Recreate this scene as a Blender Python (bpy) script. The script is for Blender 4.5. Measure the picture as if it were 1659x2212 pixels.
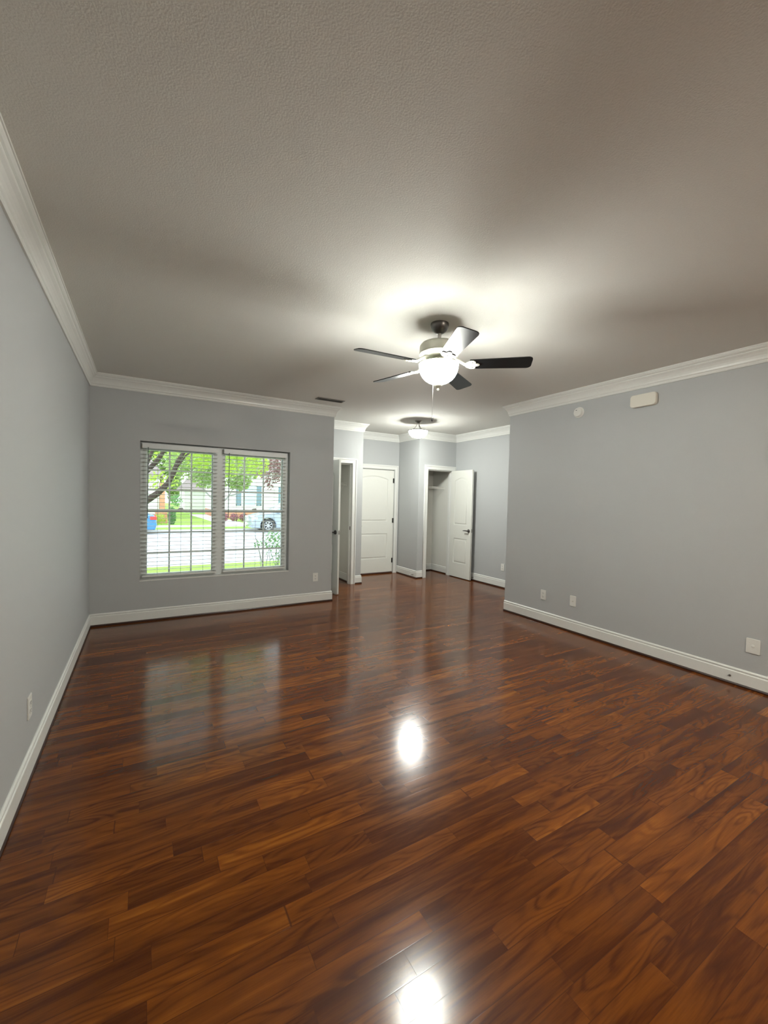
import bpy, bmesh, math, random
from mathutils import Vector, Matrix
random.seed(7)
PI = math.pi
S = bpy.context.scene
for o in list(bpy.data.objects):
    bpy.data.objects.remove(o)
COL = S.collection

# ------------------------------------------------------------------ camera
YAW, PITCH, ROLL, FPX, HC = 0.52802, -0.02958, 0.02279, 893.2334, 1.457
cy, sy, cp, sp = math.cos(YAW), math.sin(YAW), math.cos(PITCH), math.sin(PITCH)
fwd = Vector((sy*cp, cy*cp, sp)); rgt = Vector((cy, -sy, 0)); upv = rgt.cross(fwd)
r_ = math.cos(ROLL)*rgt + math.sin(ROLL)*upv
u_ = -math.sin(ROLL)*rgt + math.cos(ROLL)*upv
camd = bpy.data.cameras.new('camera')
cam = bpy.data.objects.new('camera', camd); COL.objects.link(cam)
M = Matrix((r_, u_, -fwd)).transposed().to_4x4(); M.translation = Vector((0, 0, HC))
cam.matrix_world = M
camd.sensor_fit = 'HORIZONTAL'; camd.sensor_width = 36.0
camd.lens = FPX/1659*36.0
camd.clip_start = 0.03; camd.clip_end = 300
S.camera = cam

# ------------------------------------------------------------------ light and exposure
S.view_settings.view_transform = 'Standard'; S.view_settings.look = 'None'
S.view_settings.gamma = 1; S.view_settings.use_curve_mapping = False
S.view_settings.exposure = 0.32
W = bpy.data.worlds.new('overcast_sky'); S.world = W; W.use_nodes = True
bg = W.node_tree.nodes['Background']
bg.inputs[0].default_value = (0.86, 0.94, 1.0, 1); bg.inputs[1].default_value = 3.3
FAN_BOWL, FAN_BULB = 98.0, 28.0
FOYER_BOWL = 145.0
ADDED_REAR_GLOW = 270.0  # glow of the added fill light behind the viewer
def lamp(name, loc, watts, rad, col, parent=None):
    l = bpy.data.lights.new(name, 'POINT'); l.energy = watts; l.shadow_soft_size = rad; l.color = col
    o = bpy.data.objects.new(name, l); COL.objects.link(o); o.location = loc
    if parent: o.parent = parent
    return o

# ------------------------------------------------------------------ materials
def mat(name, col, rough=0.5, metal=0.0, spec=0.5, emit=None, estr=0, coat=0, trans=0):
    m = bpy.data.materials.new(name); m.use_nodes = True
    b = m.node_tree.nodes['Principled BSDF']
    b.inputs['Base Color'].default_value = (*col, 1); b.inputs['Roughness'].default_value = rough
    b.inputs['Metallic'].default_value = metal; b.inputs['Specular IOR Level'].default_value = spec
    b.inputs['Coat Weight'].default_value = coat
    if emit: b.inputs['Emission Color'].default_value = (*emit, 1); b.inputs['Emission Strength'].default_value = estr
    if trans: b.inputs['Transmission Weight'].default_value = trans
    return m
def nodes(m): return m.node_tree.nodes, m.node_tree.links
def N(nt, typ, **kw):
    n = nt.nodes.new(typ)
    for k, v in kw.items(): setattr(n, k, v)
    return n
def textured(m, scale, bump, dist=0.002, var=0.04, stretch=(1, 1, 1)):
    """fine bump plus slight colour variation in object space"""
    nt = m.node_tree; b = nt.nodes['Principled BSDF']
    tc = N(nt, 'ShaderNodeTexCoord'); mp = N(nt, 'ShaderNodeMapping'); mp.inputs['Scale'].default_value = stretch
    nt.links.new(tc.outputs['Object'], mp.inputs[0])
    no = N(nt, 'ShaderNodeTexNoise'); no.inputs['Scale'].default_value = scale; no.inputs['Detail'].default_value = 6
    nt.links.new(mp.outputs[0], no.inputs['Vector'])
    bp = N(nt, 'ShaderNodeBump'); bp.inputs['Strength'].default_value = bump; bp.inputs['Distance'].default_value = dist
    nt.links.new(no.outputs[0], bp.inputs['Height']); nt.links.new(bp.outputs[0], b.inputs['Normal'])
    c = b.inputs['Base Color'].default_value[:3]
    mx = N(nt, 'ShaderNodeMix', data_type='RGBA')
    mx.inputs['A'].default_value = (*[x*(1-var) for x in c], 1); mx.inputs['B'].default_value = (*[min(1, x*(1+var)) for x in c], 1)
    nt.links.new(no.outputs[0], mx.inputs['Factor']); nt.links.new(mx.outputs['Result'], b.inputs['Base Color'])
    return m

M_wall = textured(mat('grey_wall_paint', (0.455, 0.470, 0.472), 0.6, spec=0.3), 220, 0.25, 0.0015, 0.03)
M_closet = textured(mat('closet_wall_paint', (0.72, 0.72, 0.67), 0.6, spec=0.3), 220, 0.25, 0.0015, 0.03)
M_ceil = textured(mat('textured_ceiling_paint', (0.74, 0.735, 0.69), 0.85, spec=0.2), 150, 0.35, 0.003, 0.05)
M_trim = textured(mat('white_trim_paint', (0.74, 0.75, 0.72), 0.32), 60, 0.12, 0.001, 0.02)
M_door = textured(mat('white_door_paint', (0.74, 0.75, 0.70), 0.34), 90, 0.1, 0.001, 0.02)
M_shoe = mat('dark_wood_shoe', (0.035, 0.012, 0.006), 0.35)
M_plastic = mat('white_plastic', (0.74, 0.74, 0.70), 0.35)
M_cream = mat('cream_plastic', (0.72, 0.70, 0.62), 0.45)
M_slot = mat('dark_slot', (0.03, 0.03, 0.03), 0.6)
M_nickel = mat('brushed_nickel', (0.33, 0.31, 0.29), 0.33, metal=1)
M_nickel_light = mat('satin_nickel_housing', (0.56, 0.56, 0.48), 0.38, metal=0.35)
M_darknickel = mat('dark_pewter', (0.16, 0.15, 0.145), 0.32, metal=1)
M_bronze = mat('dark_hinge_metal', (0.03, 0.028, 0.025), 0.45, metal=0.6)
M_blade = textured(mat('dark_fan_blade', (0.003, 0.004, 0.0045), 0.3, spec=0.35), 8, 0.1, 0.001, 0.3, (1, 14, 14))
M_vinyl = mat('white_vinyl', (0.72, 0.75, 0.74), 0.4)
M_slat = mat('white_blind_slat', (0.74, 0.75, 0.73), 0.4)
M_cord = mat('pale_cord', (0.5, 0.5, 0.48), 0.7)
M_wand = mat('grey_clear_wand', (0.12, 0.14, 0.14), 0.3)
M_wire = mat('white_coated_wire', (0.72, 0.72, 0.68), 0.4)
M_vent = mat('grey_vent_metal', (0.20, 0.19, 0.17), 0.5)
M_thresh = mat('brown_threshold', (0.07, 0.03, 0.018), 0.4)
M_ferrule = mat('black_pull', (0.01, 0.01, 0.01), 0.4)

def bowl_mat(name, col, s, clear=0.0):
    m = bpy.data.materials.new(name); m.use_nodes = True; nt = m.node_tree
    b = nt.nodes['Principled BSDF']; b.inputs['Base Color'].default_value = (0.8, 0.8, 0.78, 1); b.inputs['Roughness'].default_value = 0.25
    b.inputs['Emission Color'].default_value = (*col, 1); b.inputs['Emission Strength'].default_value = s
    tr = N(nt, 'ShaderNodeBsdfTransparent'); mx = N(nt, 'ShaderNodeMixShader'); mx.inputs[0].default_value = clear
    nt.links.new(b.outputs[0], mx.inputs[1]); nt.links.new(tr.outputs[0], mx.inputs[2]); nt.links.new(mx.outputs[0], nt.nodes['Material Output'].inputs[0])
    return m
COOL = (0.98, 1.0, 0.94)
WARM = (1.0, 0.90, 0.74)
M_bowl = bowl_mat('lit_frosted_glass', COOL, FAN_BOWL, 0.6)
M_bowl_in = bowl_mat('frosted_glass_inner_face', COOL, 0.0, 0.6)
M_bowl2 = bowl_mat('lit_frosted_glass_foyer', COOL, FOYER_BOWL)
M_bowl3 = bowl_mat('added_rear_light_glow', WARM, ADDED_REAR_GLOW)

def glass_mat():
    m = bpy.data.materials.new('clear_window_glass'); m.use_nodes = True; nt = m.node_tree
    nt.nodes.clear()
    out = N(nt, 'ShaderNodeOutputMaterial'); tr = N(nt, 'ShaderNodeBsdfTransparent'); gl = N(nt, 'ShaderNodeBsdfGlossy')
    tr.inputs[0].default_value = (0.94, 0.97, 0.96, 1); gl.inputs['Roughness'].default_value = 0.02
    fr = N(nt, 'ShaderNodeFresnel'); fr.inputs[0].default_value = 1.35
    mx = N(nt, 'ShaderNodeMixShader')
    nt.links.new(fr.outputs[0], mx.inputs[0]); nt.links.new(tr.outputs[0], mx.inputs[1]); nt.links.new(gl.outputs[0], mx.inputs[2])
    nt.links.new(mx.outputs[0], out.inputs[0]); return m
M_glass = glass_mat()

def floor_mat():
    m = bpy.data.materials.new('stained_oak_planks'); m.use_nodes = True; nt = m.node_tree; L = nt.links.new
    b = nt.nodes['Principled BSDF']
    tc = N(nt, 'ShaderNodeTexCoord'); sx = N(nt, 'ShaderNodeSeparateXYZ'); L(tc.outputs['Object'], sx.inputs[0])
    def math_(op, a, c=None, d=None):
        n = N(nt, 'ShaderNodeMath', operation=op)
        for i, v in enumerate((a, c, d)):
            if v is None: continue
            if isinstance(v, (int, float)): n.inputs[i].default_value = v
            else: L(v, n.inputs[i])
        return n.outputs[0]
    PW = 0.0825
    yr = math_('DIVIDE', sx.outputs[1], PW); row = math_('FLOOR', yr); yf = math_('FRACT', yr)
    wn = N(nt, 'ShaderNodeTexWhiteNoise', noise_dimensions='1D'); L(row, wn.inputs['W'])
    plen = math_('MULTIPLY_ADD', wn.outputs['Value'], 0.50, 0.42)
    off = math_('MULTIPLY', wn.outputs['Value'], 37.7)
    xr = math_('ADD', math_('DIVIDE', sx.outputs[0], plen), off)
    # uneven board ends
    xw = math_('ADD', xr, math_('MULTIPLY', math_('SINE', math_('MULTIPLY', xr, 2.4)), 0.28))
    idx = math_('FLOOR', xw); xf = math_('FRACT', xw)
    cv = N(nt, 'ShaderNodeCombineXYZ'); L(idx, cv.inputs[0]); L(row, cv.inputs[1])
    w2 = N(nt, 'ShaderNodeTexWhiteNoise', noise_dimensions='2D'); L(cv.outputs[0], w2.inputs['Vector'])
    rv = w2.outputs['Value']
    # grain coordinates, offset per board
    gx = math_('MULTIPLY_ADD', rv, 91.0, sx.outputs[0]); gy = math_('MULTIPLY_ADD', rv, 53.0, sx.outputs[1])
    def coords(ax, ay):
        c = N(nt, 'ShaderNodeCombineXYZ'); L(math_('MULTIPLY', gx, ax), c.inputs[0]); L(math_('MULTIPLY', gy, ay), c.inputs[1]); return c.outputs[0]
    n1 = N(nt, 'ShaderNodeTexNoise'); n1.inputs['Scale'].default_value = 1; n1.inputs['Detail'].default_value = 5; n1.inputs['Distortion'].default_value = 0.6
    L(coords(1.7, 19), n1.inputs['Vector'])
    # cathedral rings: contours of a stretched smooth noise
    n2 = N(nt, 'ShaderNodeTexNoise'); n2.inputs['Scale'].default_value = 1; n2.inputs['Detail'].default_value = 1.5; n2.inputs['Distortion'].default_value = 0.3
    L(coords(1.6, 9), n2.inputs['Vector'])
    ring = math_('SINE', math_('MULTIPLY', n2.outputs[0], 75.0))
    ring = math_('MULTIPLY_ADD', ring, 0.5, 0.5); ring = math_('POWER', ring, 2.2)
    n3 = N(nt, 'ShaderNodeTexNoise'); n3.inputs['Scale'].default_value = 1; n3.inputs['Detail'].default_value = 3
    L(coords(9, 260), n3.inputs['Vector'])
    n4 = N(nt, 'ShaderNodeTexNoise'); n4.inputs['Scale'].default_value = 1; n4.inputs['Detail'].default_value = 2
    L(coords(1.1, 3.5), n4.inputs['Vector'])
    ramp = N(nt, 'ShaderNodeValToRGB'); cr = ramp.color_ramp
    cr.elements[0].position = 0.0; cr.elements[0].color = (0.026, 0.0055, 0.0010, 1)
    cr.elements[1].position = 1.0; cr.elements[1].color = (0.55, 0.205, 0.030, 1)
    for pos, c in ((0.25, (0.075, 0.0170, 0.0016, 1)), (0.5, (0.175, 0.049, 0.0040, 1)), (0.75, (0.33, 0.112, 0.0110, 1))):
        e = cr.elements.new(pos); e.color = c
    tone = math_('MULTIPLY_ADD', rv, 0.20, 0.10)
    tone = math_('ADD', tone, math_('MULTIPLY_ADD', n1.outputs[0], 0.70, -0.17))
    tone = math_('ADD', tone, math_('MULTIPLY_ADD', n4.outputs[0], 0.45, -0.225))
    tone = math_('SUBTRACT', tone, math_('MULTIPLY', ring, math_('MULTIPLY_ADD', rv, 0.12, 0.02)))
    tone = math_('ADD', tone, math_('MULTIPLY_ADD', n3.outputs[0], 0.14, -0.07))
    L(tone, ramp.inputs[0])
    # seams
    ey = math_('MINIMUM', yf, math_('SUBTRACT', 1.0, yf)); ex = math_('MULTIPLY', math_('MINIMUM', xf, math_('SUBTRACT', 1.0, xf)), math_('DIVIDE', plen, PW))
    ed = math_('MINIMUM', ey, ex)
    seam = N(nt, 'ShaderNodeMapRange'); seam.inputs['From Min'].default_value = 0.0; seam.inputs['From Max'].default_value = 0.022
    L(ed, seam.inputs['Value'])
    mx = N(nt, 'ShaderNodeMix', data_type='RGBA'); mx.inputs['A'].default_value = (0.06, 0.016, 0.003, 1)
    L(seam.outputs[0], mx.inputs['Factor']); L(ramp.outputs[0], mx.inputs['B']); L(mx.outputs['Result'], b.inputs['Base Color'])
    h = math_('MULTIPLY', seam.outputs[0], 0.15)
    h = math_('ADD', h, math_('MULTIPLY', n4.outputs[0], 0.6)); h = math_('ADD', h, math_('MULTIPLY', rv, 0.25))
    bp = N(nt, 'ShaderNodeBump'); bp.inputs['Strength'].default_value = 0.3; bp.inputs['Distance'].default_value = 0.001
    L(h, bp.inputs['Height']); L(bp.outputs[0], b.inputs['Normal'])
    rg = math_('MULTIPLY_ADD', n1.outputs[0], 0.08, 0.125); L(rg, b.inputs['Roughness'])
    b.inputs['IOR'].default_value = 1.43
    return m
M_floor = floor_mat()

# ------------------------------------------------------------------ mesh helpers
def link(name, me, m, parent=None):
    o = bpy.data.objects.new(name, me); COL.objects.link(o)
    if m is not None and not me.materials:
        me.materials.append(m)
    if parent is not None: o.parent = parent
    return o
def from_bm(name, bm, m, parent=None, smooth=False):
    bmesh.ops.recalc_face_normals(bm, faces=bm.faces)
    me = bpy.data.meshes.new(name); bm.to_mesh(me); bm.free()
    if smooth:
        for p in me.polygons: p.use_smooth = True
        me.set_sharp_from_angle(angle=math.radians(35))
    return link(name, me, m, parent)
def add_box(bm, x0, x1, y0, y1, z0, z1, bev=0):
    ret = bmesh.ops.create_cube(bm, size=1)
    vs = ret['verts']
    for v in vs:
        v.co = Vector(((x0+x1)/2 + v.co.x*(x1-x0), (y0+y1)/2 + v.co.y*(y1-y0), (z0+z1)/2 + v.co.z*(z1-z0)))
    if bev:
        es = list({e for v in vs for e in v.link_edges})
        bmesh.ops.bevel(bm, geom=es, offset=bev, segments=2, profile=0.6, affect='EDGES')
def box(name, x0, x1, y0, y1, z0, z1, m, parent=None, bev=0):
    bm = bmesh.new(); add_box(bm, x0, x1, y0, y1, z0, z1, bev); return from_bm(name, bm, m, parent)
def boxes(name, lst, m, parent=None, bev=0):
    bm = bmesh.new()
    for b in lst: add_box(bm, *b, bev)
    return from_bm(name, bm, m, parent)
def add_tube(bm, pts, rad, seg=10, caps=True):
    pts = [Vector(p) for p in pts]; n = len(pts)
    rads = rad if isinstance(rad, (list, tuple)) else [rad]*n
    rings = []; prev = None
    for i, p in enumerate(pts):
        t = (pts[min(i+1, n-1)] - pts[max(i-1, 0)]).normalized()
        if prev is None:
            a = Vector((0, 0, 1)) if abs(t.z) < 0.9 else Vector((1, 0, 0))
            x = t.cross(a).normalized()
        else:
            x = (prev - t*prev.dot(t)).normalized()
        prev = x; y = t.cross(x)
        rings.append([bm.verts.new(p + (x*math.cos(2*PI*k/seg) + y*math.sin(2*PI*k/seg))*rads[i]) for k in range(seg)])
    for a, b in zip(rings, rings[1:]):
        for k in range(seg): bm.faces.new((a[k], a[(k+1) % seg], b[(k+1) % seg], b[k]))
    if caps:
        bm.faces.new(rings[0][::-1]); bm.faces.new(rings[-1])
def tube(name, pts, rad, m, parent=None, seg=10):
    bm = bmesh.new(); add_tube(bm, pts, rad, seg); return from_bm(name, bm, m, parent, smooth=True)
def add_lathe(bm, prof, seg=40, c=(0, 0, 0), axis='z'):
    """prof: (r, h) pairs"""
    rings = []
    for r, h in prof:
        ring = []
        if r < 1e-5:
            co = {'z': (0, 0, h), 'x': (h, 0, 0), 'y': (0, h, 0)}[axis]
            ring = [bm.verts.new(Vector(co) + Vector(c))]
        else:
            for k in range(seg):
                a = 2*PI*k/seg; q = (r*math.cos(a), r*math.sin(a))
                co = {'z': (q[0], q[1], h), 'x': (h, q[0], q[1]), 'y': (q[0], h, q[1])}[axis]
                ring.append(bm.verts.new(Vector(co) + Vector(c)))
        rings.append(ring)
    for a, b in zip(rings, rings[1:]):
        for k in range(seg):
            k2 = (k+1) % seg
            if len(a) == 1 and len(b) == 1: continue
            if len(a) == 1: bm.faces.new((a[0], b[k], b[k2]))
            elif len(b) == 1: bm.faces.new((a[k], a[k2], b[0]))
            else: bm.faces.new((a[k], a[k2], b[k2], b[k]))
def lathe(name, prof, m, parent=None, seg=40, c=(0, 0, 0), axis='z'):
    bm = bmesh.new(); add_lathe(bm, prof, seg, c, axis); return from_bm(name, bm, m, parent, smooth=True)
def empty(name, loc, label, cat, group=None, rz=0):
    o = bpy.data.objects.new(name, None); COL.objects.link(o); o.location = loc; o.rotation_euler[2] = rz
    o.empty_display_size = 0.1; o['label'] = label; o['category'] = cat
    if group: o['group'] = group
    return o
def tag(o, label, cat, group=None, kind=None):
    o['label'] = label; o['category'] = cat
    if group: o['group'] = group
    if kind: o['kind'] = kind
    return o
def struct(o, label, cat):
    o['kind'] = 'structure'; o['label'] = label; o['category'] = cat; return o

def sweep(name, path, prof, side, m, closed=False, parent=None, cap=True):
    """sweep (offset, z) profile along plan path; side=+1 puts offsets to the right of travel"""
    P = [Vector(p) for p in path]; n = len(P); bm = bmesh.new(); rings = []
    for i in range(n):
        if closed: d0 = (P[i]-P[i-1]).normalized(); d1 = (P[(i+1) % n]-P[i]).normalized()
        else:
            d0 = (P[i]-P[i-1]).normalized() if i else (P[1]-P[0]).normalized()
            d1 = (P[i+1]-P[i]).normalized() if i < n-1 else d0
        n0 = Vector((d0.y, -d0.x))*side; n1 = Vector((d1.y, -d1.x))*side
        mt = (n0+n1); mt = mt/mt.dot(n0) if mt.length > 1e-6 else n0
        rings.append([bm.verts.new((P[i].x + mt.x*o, P[i].y + mt.y*o, z)) for o, z in prof])
    k = len(prof)
    for i in range(n if closed else n-1):
        a = rings[i]; b = rings[(i+1) % n]
        for j in range(k): bm.faces.new((a[j], a[(j+1) % k], b[(j+1) % k], b[j]))
    if not closed and cap: bm.faces.new(rings[0]); bm.faces.new(rings[-1][::-1])
    return from_bm(name, bm, m, parent)

def extrude_xz(outer, holes, y0, y1, bev=0.0):
    """2D outlines in x,z with holes extruded along y -> bmesh (through a filled curve)"""
    cu = bpy.data.curves.new('tmp', 'CURVE'); cu.dimensions = '2D'; cu.fill_mode = 'BOTH'
    for pts in [outer]+holes:
        s = cu.splines.new('POLY'); s.points.add(len(pts)-1)
        for i, (x, z) in enumerate(pts): s.points[i].co = (x, z, 0, 1)
        s.use_cyclic_u = True
    t = abs(y1-y0); cu.extrude = t/2-bev if t/2 > bev else 0.0001; cu.bevel_depth = bev; cu.bevel_resolution = 1
    if bev: cu.offset = -bev
    o = bpy.data.objects.new('tmp', cu); COL.objects.link(o)
    dg = bpy.context.evaluated_depsgraph_get(); dg.update()
    me = bpy.data.meshes.new_from_object(o.evaluated_get(dg))
    bm = bmesh.new(); bm.from_mesh(me)
    for v in bm.verts: x, z, y = v.co; v.co = Vector((x, (y0+y1)/2 + y, z))
    bpy.data.objects.remove(o); bpy.data.curves.remove(cu); bpy.data.meshes.remove(me)
    return bm
def merge(dst, src):
    me = bpy.data.meshes.new('t'); src.to_mesh(me); src.free(); dst.from_mesh(me); bpy.data.meshes.remove(me)

# ------------------------------------------------------------------ room dimensions
XL, YW, XR, H = -0.5004, 5.44, 4.2254, 2.7414
XB, YA, XA, YD, XE, YF, XG = 2.326, 6.35, 3.262, 7.03, 4.423, 6.33, 5.30
YR, YK = 3.96, -3.2        # far end of the right wall, back wall
T = 0.11
# floor / ceiling
struct(box('floor', XL-T, XG+T, YK-T, YD+0.35, -0.12, 0, M_floor), 'glossy red brown oak plank floor', 'floor')
struct(box('ceiling', XL-T, XG+T, YK-T, YD+0.35, H, H+0.12, M_ceil), 'off white textured ceiling', 'ceiling')
# walls
wx0, wx1, wz0, wz1 = -0.030, 1.700, 0.462, 2.062     # window opening
struct(box('wall_left', XL-T, XL, YK-T, YW+0.2, 0, H, M_wall), 'long grey wall on the left', 'wall')
struct(boxes('wall_front', [(XL, wx0, YW, YW+0.18, 0, H), (wx1, XB, YW, YW+0.18, 0, H), (wx0, wx1, YW, YW+0.18, 0, wz0), (wx0, wx1, YW, YW+0.18, wz1, H)], M_wall), 'grey wall around the window', 'wall')
struct(box('wall_foyer_side', XB-0.15, XB, YW+0.18, YA, 0, H, M_wall), 'short return wall between window wall and closet', 'wall')
c1a, c1b = 2.405, 3.063      # left closet opening
struct(boxes('wall_foyer_left', [(XB-0.15, c1a, YA, YA+T, 0, H), (c1b, XA, YA, YA+T, 0, H), (c1a, c1b, YA, YA+T, 2.05, H), (XA-0.14, XA, YA+T, YD, 0, H)], M_wall), 'grey wall with the left closet doorway', 'wall')
ed0, ed1 = 3.41, 4.322       # entry door opening
struct(boxes('wall_entry', [(XA-0.14, ed0, YD, YD+0.16, 0, H), (ed1, XE+0.12, YD, YD+0.16, 0, H), (ed0, ed1, YD, YD+0.16, 2.05, H)], M_wall), 'grey wall around the front door', 'wall')
c2a, c2b = 4.633, 5.222      # right closet opening
struct(boxes('wall_foyer_right', [(XE, XE+0.12, YF+T, YD, 0, H), (XE, c2a, YF, YF+T, 0, H), (c2b, XG, YF, YF+T, 0, H), (c2a, c2b, YF, YF+T, 2.05, H)], M_wall), 'grey corner and wall with the right closet doorway', 'wall')
struct(box('wall_foyer_far_right', XG, XG+T, YR-T, YF+T, 0, H, M_wall), 'grey wall behind the open right closet door', 'wall')
struct(boxes('wall_right', [(XR, XR+0.14, YK-T, YR, 0, H), (XR+0.14, XG, YR-0.12, YR, 0, H)], M_wall), 'long grey wall on the right', 'wall')
struct(box('wall_back', XL, XR, YK-T, YK, 0, H, M_wall), 'grey wall behind the viewer', 'wall')
# closets: inner walls
struct(boxes('wall_closet_left', [(XB-0.15, XA-0.14, 7.02, 7.10, 0, H), (XB-0.23, XB-0.15, YA, 7.10, 0, H)], M_closet), 'inside walls of the left closet', 'wall')
struct(box('wall_closet_left_side', XA-0.155, XA-0.14, YA+T, 7.02, 0, H, M_closet), 'pale right inside wall of the left closet', 'wall')
struct(boxes('wall_closet_right', [(XE+0.12, XG+T, 6.98, 7.06, 0, H), (5.245, XG+T, YF+T, 6.98, 0, H)], M_closet), 'pale inside walls of the right closet', 'wall')

# crown moulding (one closed run round the room)
room = [(XL, YK), (XL, YW), (XB, YW), (XB, YA), (XA, YA), (XA, YD), (XE, YD), (XE, YF), (XG, YF), (XG, YR), (XR, YR), (XR, YK)]
D = 0.138
crown = [(0, H-D), (0.010, H-D), (0.014, H-D+0.010), (0.014, H-D+0.022), (0.020, H-D+0.030), (0.022, H-D+0.045), (0.028, H-D+0.062),
         (0.038, H-D+0.080), (0.050, H-D+0.093), (0.053, H-D+0.098), (0.053, H-D+0.104), (0.062, H-D+0.110), (0.069, H-D+0.120), (0.071, H-D+0.126), (0.076, H-D+0.127), (0.076, H), (0, H)]
struct(sweep('trim_1', room, crown, +1, M_trim, closed=True), 'white crown moulding round the ceiling', 'crown moulding')
# baseboards and dark shoe strips
def base_prof(z0=0.022, t=0.0145, h=0.1415):
    return [(0, z0), (t, z0), (t, h-0.032), (t-0.002, h-0.029), (t-0.006, h-0.027), (t-0.006, h-0.020), (t-0.003, h-0.016), (t-0.003, h-0.010), (t-0.006, h-0.004), (t-0.010, h), (0, h)]
shoe = [(0, 0), (0.019, 0), (0.019, 0.010), (0.014, 0.020), (0.008, 0.0235), (0, 0.0235)]
CW = 0.083    # casing width
runs = [
    ('baseboard_left', [(XL, YK), (XL, YW)], 'white baseboard along the left wall'),
    ('baseboard_front', [(XL, YW), (XB, YW), (XB, YA)], 'white baseboard under the window'),
    ('baseboard_foyer_left', [(c1b+CW, YA), (XA, YA), (XA, YD)], 'short white baseboard block beside the left closet casing'),
    ('baseboard_foyer_corner', [(XE, YD), (XE, YF), (c2a-CW, YF)], 'white baseboard round the grey corner between front door and right closet'),
    ('baseboard_foyer_right', [(XG, YF), (XG, YR), (XR, YR)], 'white baseboard on the wall behind the open right closet door'),
    ('baseboard_right', [(XR, YR), (XR, YK)], 'white baseboard along the right wall'),
    ('baseboard_back', [(XR, YK), (XL, YK)], 'white baseboard behind the viewer')]
for nm, path, lab in runs:
    b = struct(sweep(nm, path, base_prof(), +1, M_trim), lab, 'baseboard')
    s = sweep('shoe_strip', path, shoe, +1, M_shoe, parent=b); s['label'] = 'dark brown wood strip at the foot of the baseboard'
for nm, path, lab in (('baseboard_closet_right', [(XE+0.12, 6.98), (5.245, 6.98), (5.245, YF+T)], 'white baseboard inside the right closet'),
                      ('baseboard_closet_left', [(XA-0.155, 7.02), (XA-0.155, YA+T)], 'white baseboard inside the left closet')):
    b = struct(sweep(nm, path, base_prof(), +1, M_trim), lab, 'baseboard')
    s = sweep('shoe_strip', path, shoe, +1, M_shoe, parent=b); s['label'] = 'dark brown wood strip at the foot of the baseboard'

# door casings with jamb linings
def casing(name, x0, x1, y, ht, lab, depth=T, back=True):
    w = CW
    out = [(x0-w, 0), (x0-w, ht+w), (x1+w, ht+w), (x1+w, 0), (x1+0.004, 0), (x1+0.004, ht+0.004), (x0-0.004, ht+0.004), (x0-0.004, 0)]
    bm = extrude_xz(out, [], y-0.013, y, 0.002)
    w2 = w-0.022
    out2 = [(x0-w, 0), (x0-w, ht+w), (x1+w, ht+w), (x1+w, 0), (x1+w2, 0), (x1+w2, ht+w2), (x0-w2, ht+w2), (x0-w2, 0)]
    merge(bm, extrude_xz(out2, [], y-0.021, y-0.010, 0.003))
    o = struct(from_bm(name, bm, M_trim), lab, 'door casing')
    j = 0.018
    lst = [(x0-0.001, x0+0.006, y, y+depth, 0, ht), (x1-0.006, x1+0.001, y, y+depth, 0, ht), (x0, x1, y, y+depth, ht-0.006, ht+0.001),
           (x0+0.006, x0+0.016, y+0.045, y+0.075, 0, ht-0.006), (x1-0.016, x1-0.006, y+0.045, y+0.075, 0, ht-0.006), (x0+0.006, x1-0.006, y+0.045, y+0.075, ht-0.016, ht-0.006)]
    boxes('jamb', lst, M_trim, o)
    return o
cas1 = casing('trim_2', c1a, c1b, YA, 2.055, 'white casing of the left closet doorway')
cas2 = casing('trim_3', ed0, ed1, YD, 2.052, 'white casing of the front door', 0.05)
cas3 = casing('trim_4', c2a, c2b-0.007, YF, 2.045, 'white casing of the right closet doorway')
box('strike_plate', c1b-0.008, c1b-0.005, YA+0.02, YA+0.05, 0.93, 0.99, M_bronze, cas1)['label'] = 'dark metal strike plate'

# moulded two-panel doors: local x 0..w from hinge, y 0..t, z
def arch(x0, x1, z0, z1, rise, n=14):
    pts = [(x0, z0), (x1, z0), (x1, z1)]
    for i in range(1, n):
        t = i/n; x = x1+(x0-x1)*t
        pts.append((x, z1 + rise*math.sin(PI*t)))
    pts.append((x0, z1)); return pts
def inset(x0, x1, z0, z1, rise, d): return arch(x0+d, x1-d, z0+d, z1-d*0.9, rise*0.92 if rise else 0) if rise else [(x0+d, z0+d), (x1-d, z0+d), (x1-d, z1-d), (x0+d, z1-d)]
def door_bm(w, h, t, st, zz):
    """zz = lower panel z0,z1, upper panel z0,z1,rise"""
    bm = bmesh.new(); add_box(bm, 0.001, w-0.001, 0.007, t-0.007, 0.001, h-0.001)
    lo = (st, w-st, zz[0], zz[1], 0); up = (st, w-st, zz[2], zz[3], zz[4])
    for ya, yb in ((0, 0.0075), (t-0.0075, t)):
        merge(bm, extrude_xz([(0, 0), (w, 0), (w, h), (0, h)], [inset(*lo, 0.0001) if False else [(lo[0], lo[2]), (lo[1], lo[2]), (lo[1], lo[3]), (lo[0], lo[3])], arch(*up)], ya, yb, 0.003))
        for pn in (lo, up):
            p = inset(*pn, 0.030)
            merge(bm, extrude_xz(p, [], ya+0.001 if ya == 0 else ya-0.0005, yb+0.0005 if ya == 0 else yb-0.001, 0.003))
    return bm
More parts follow.
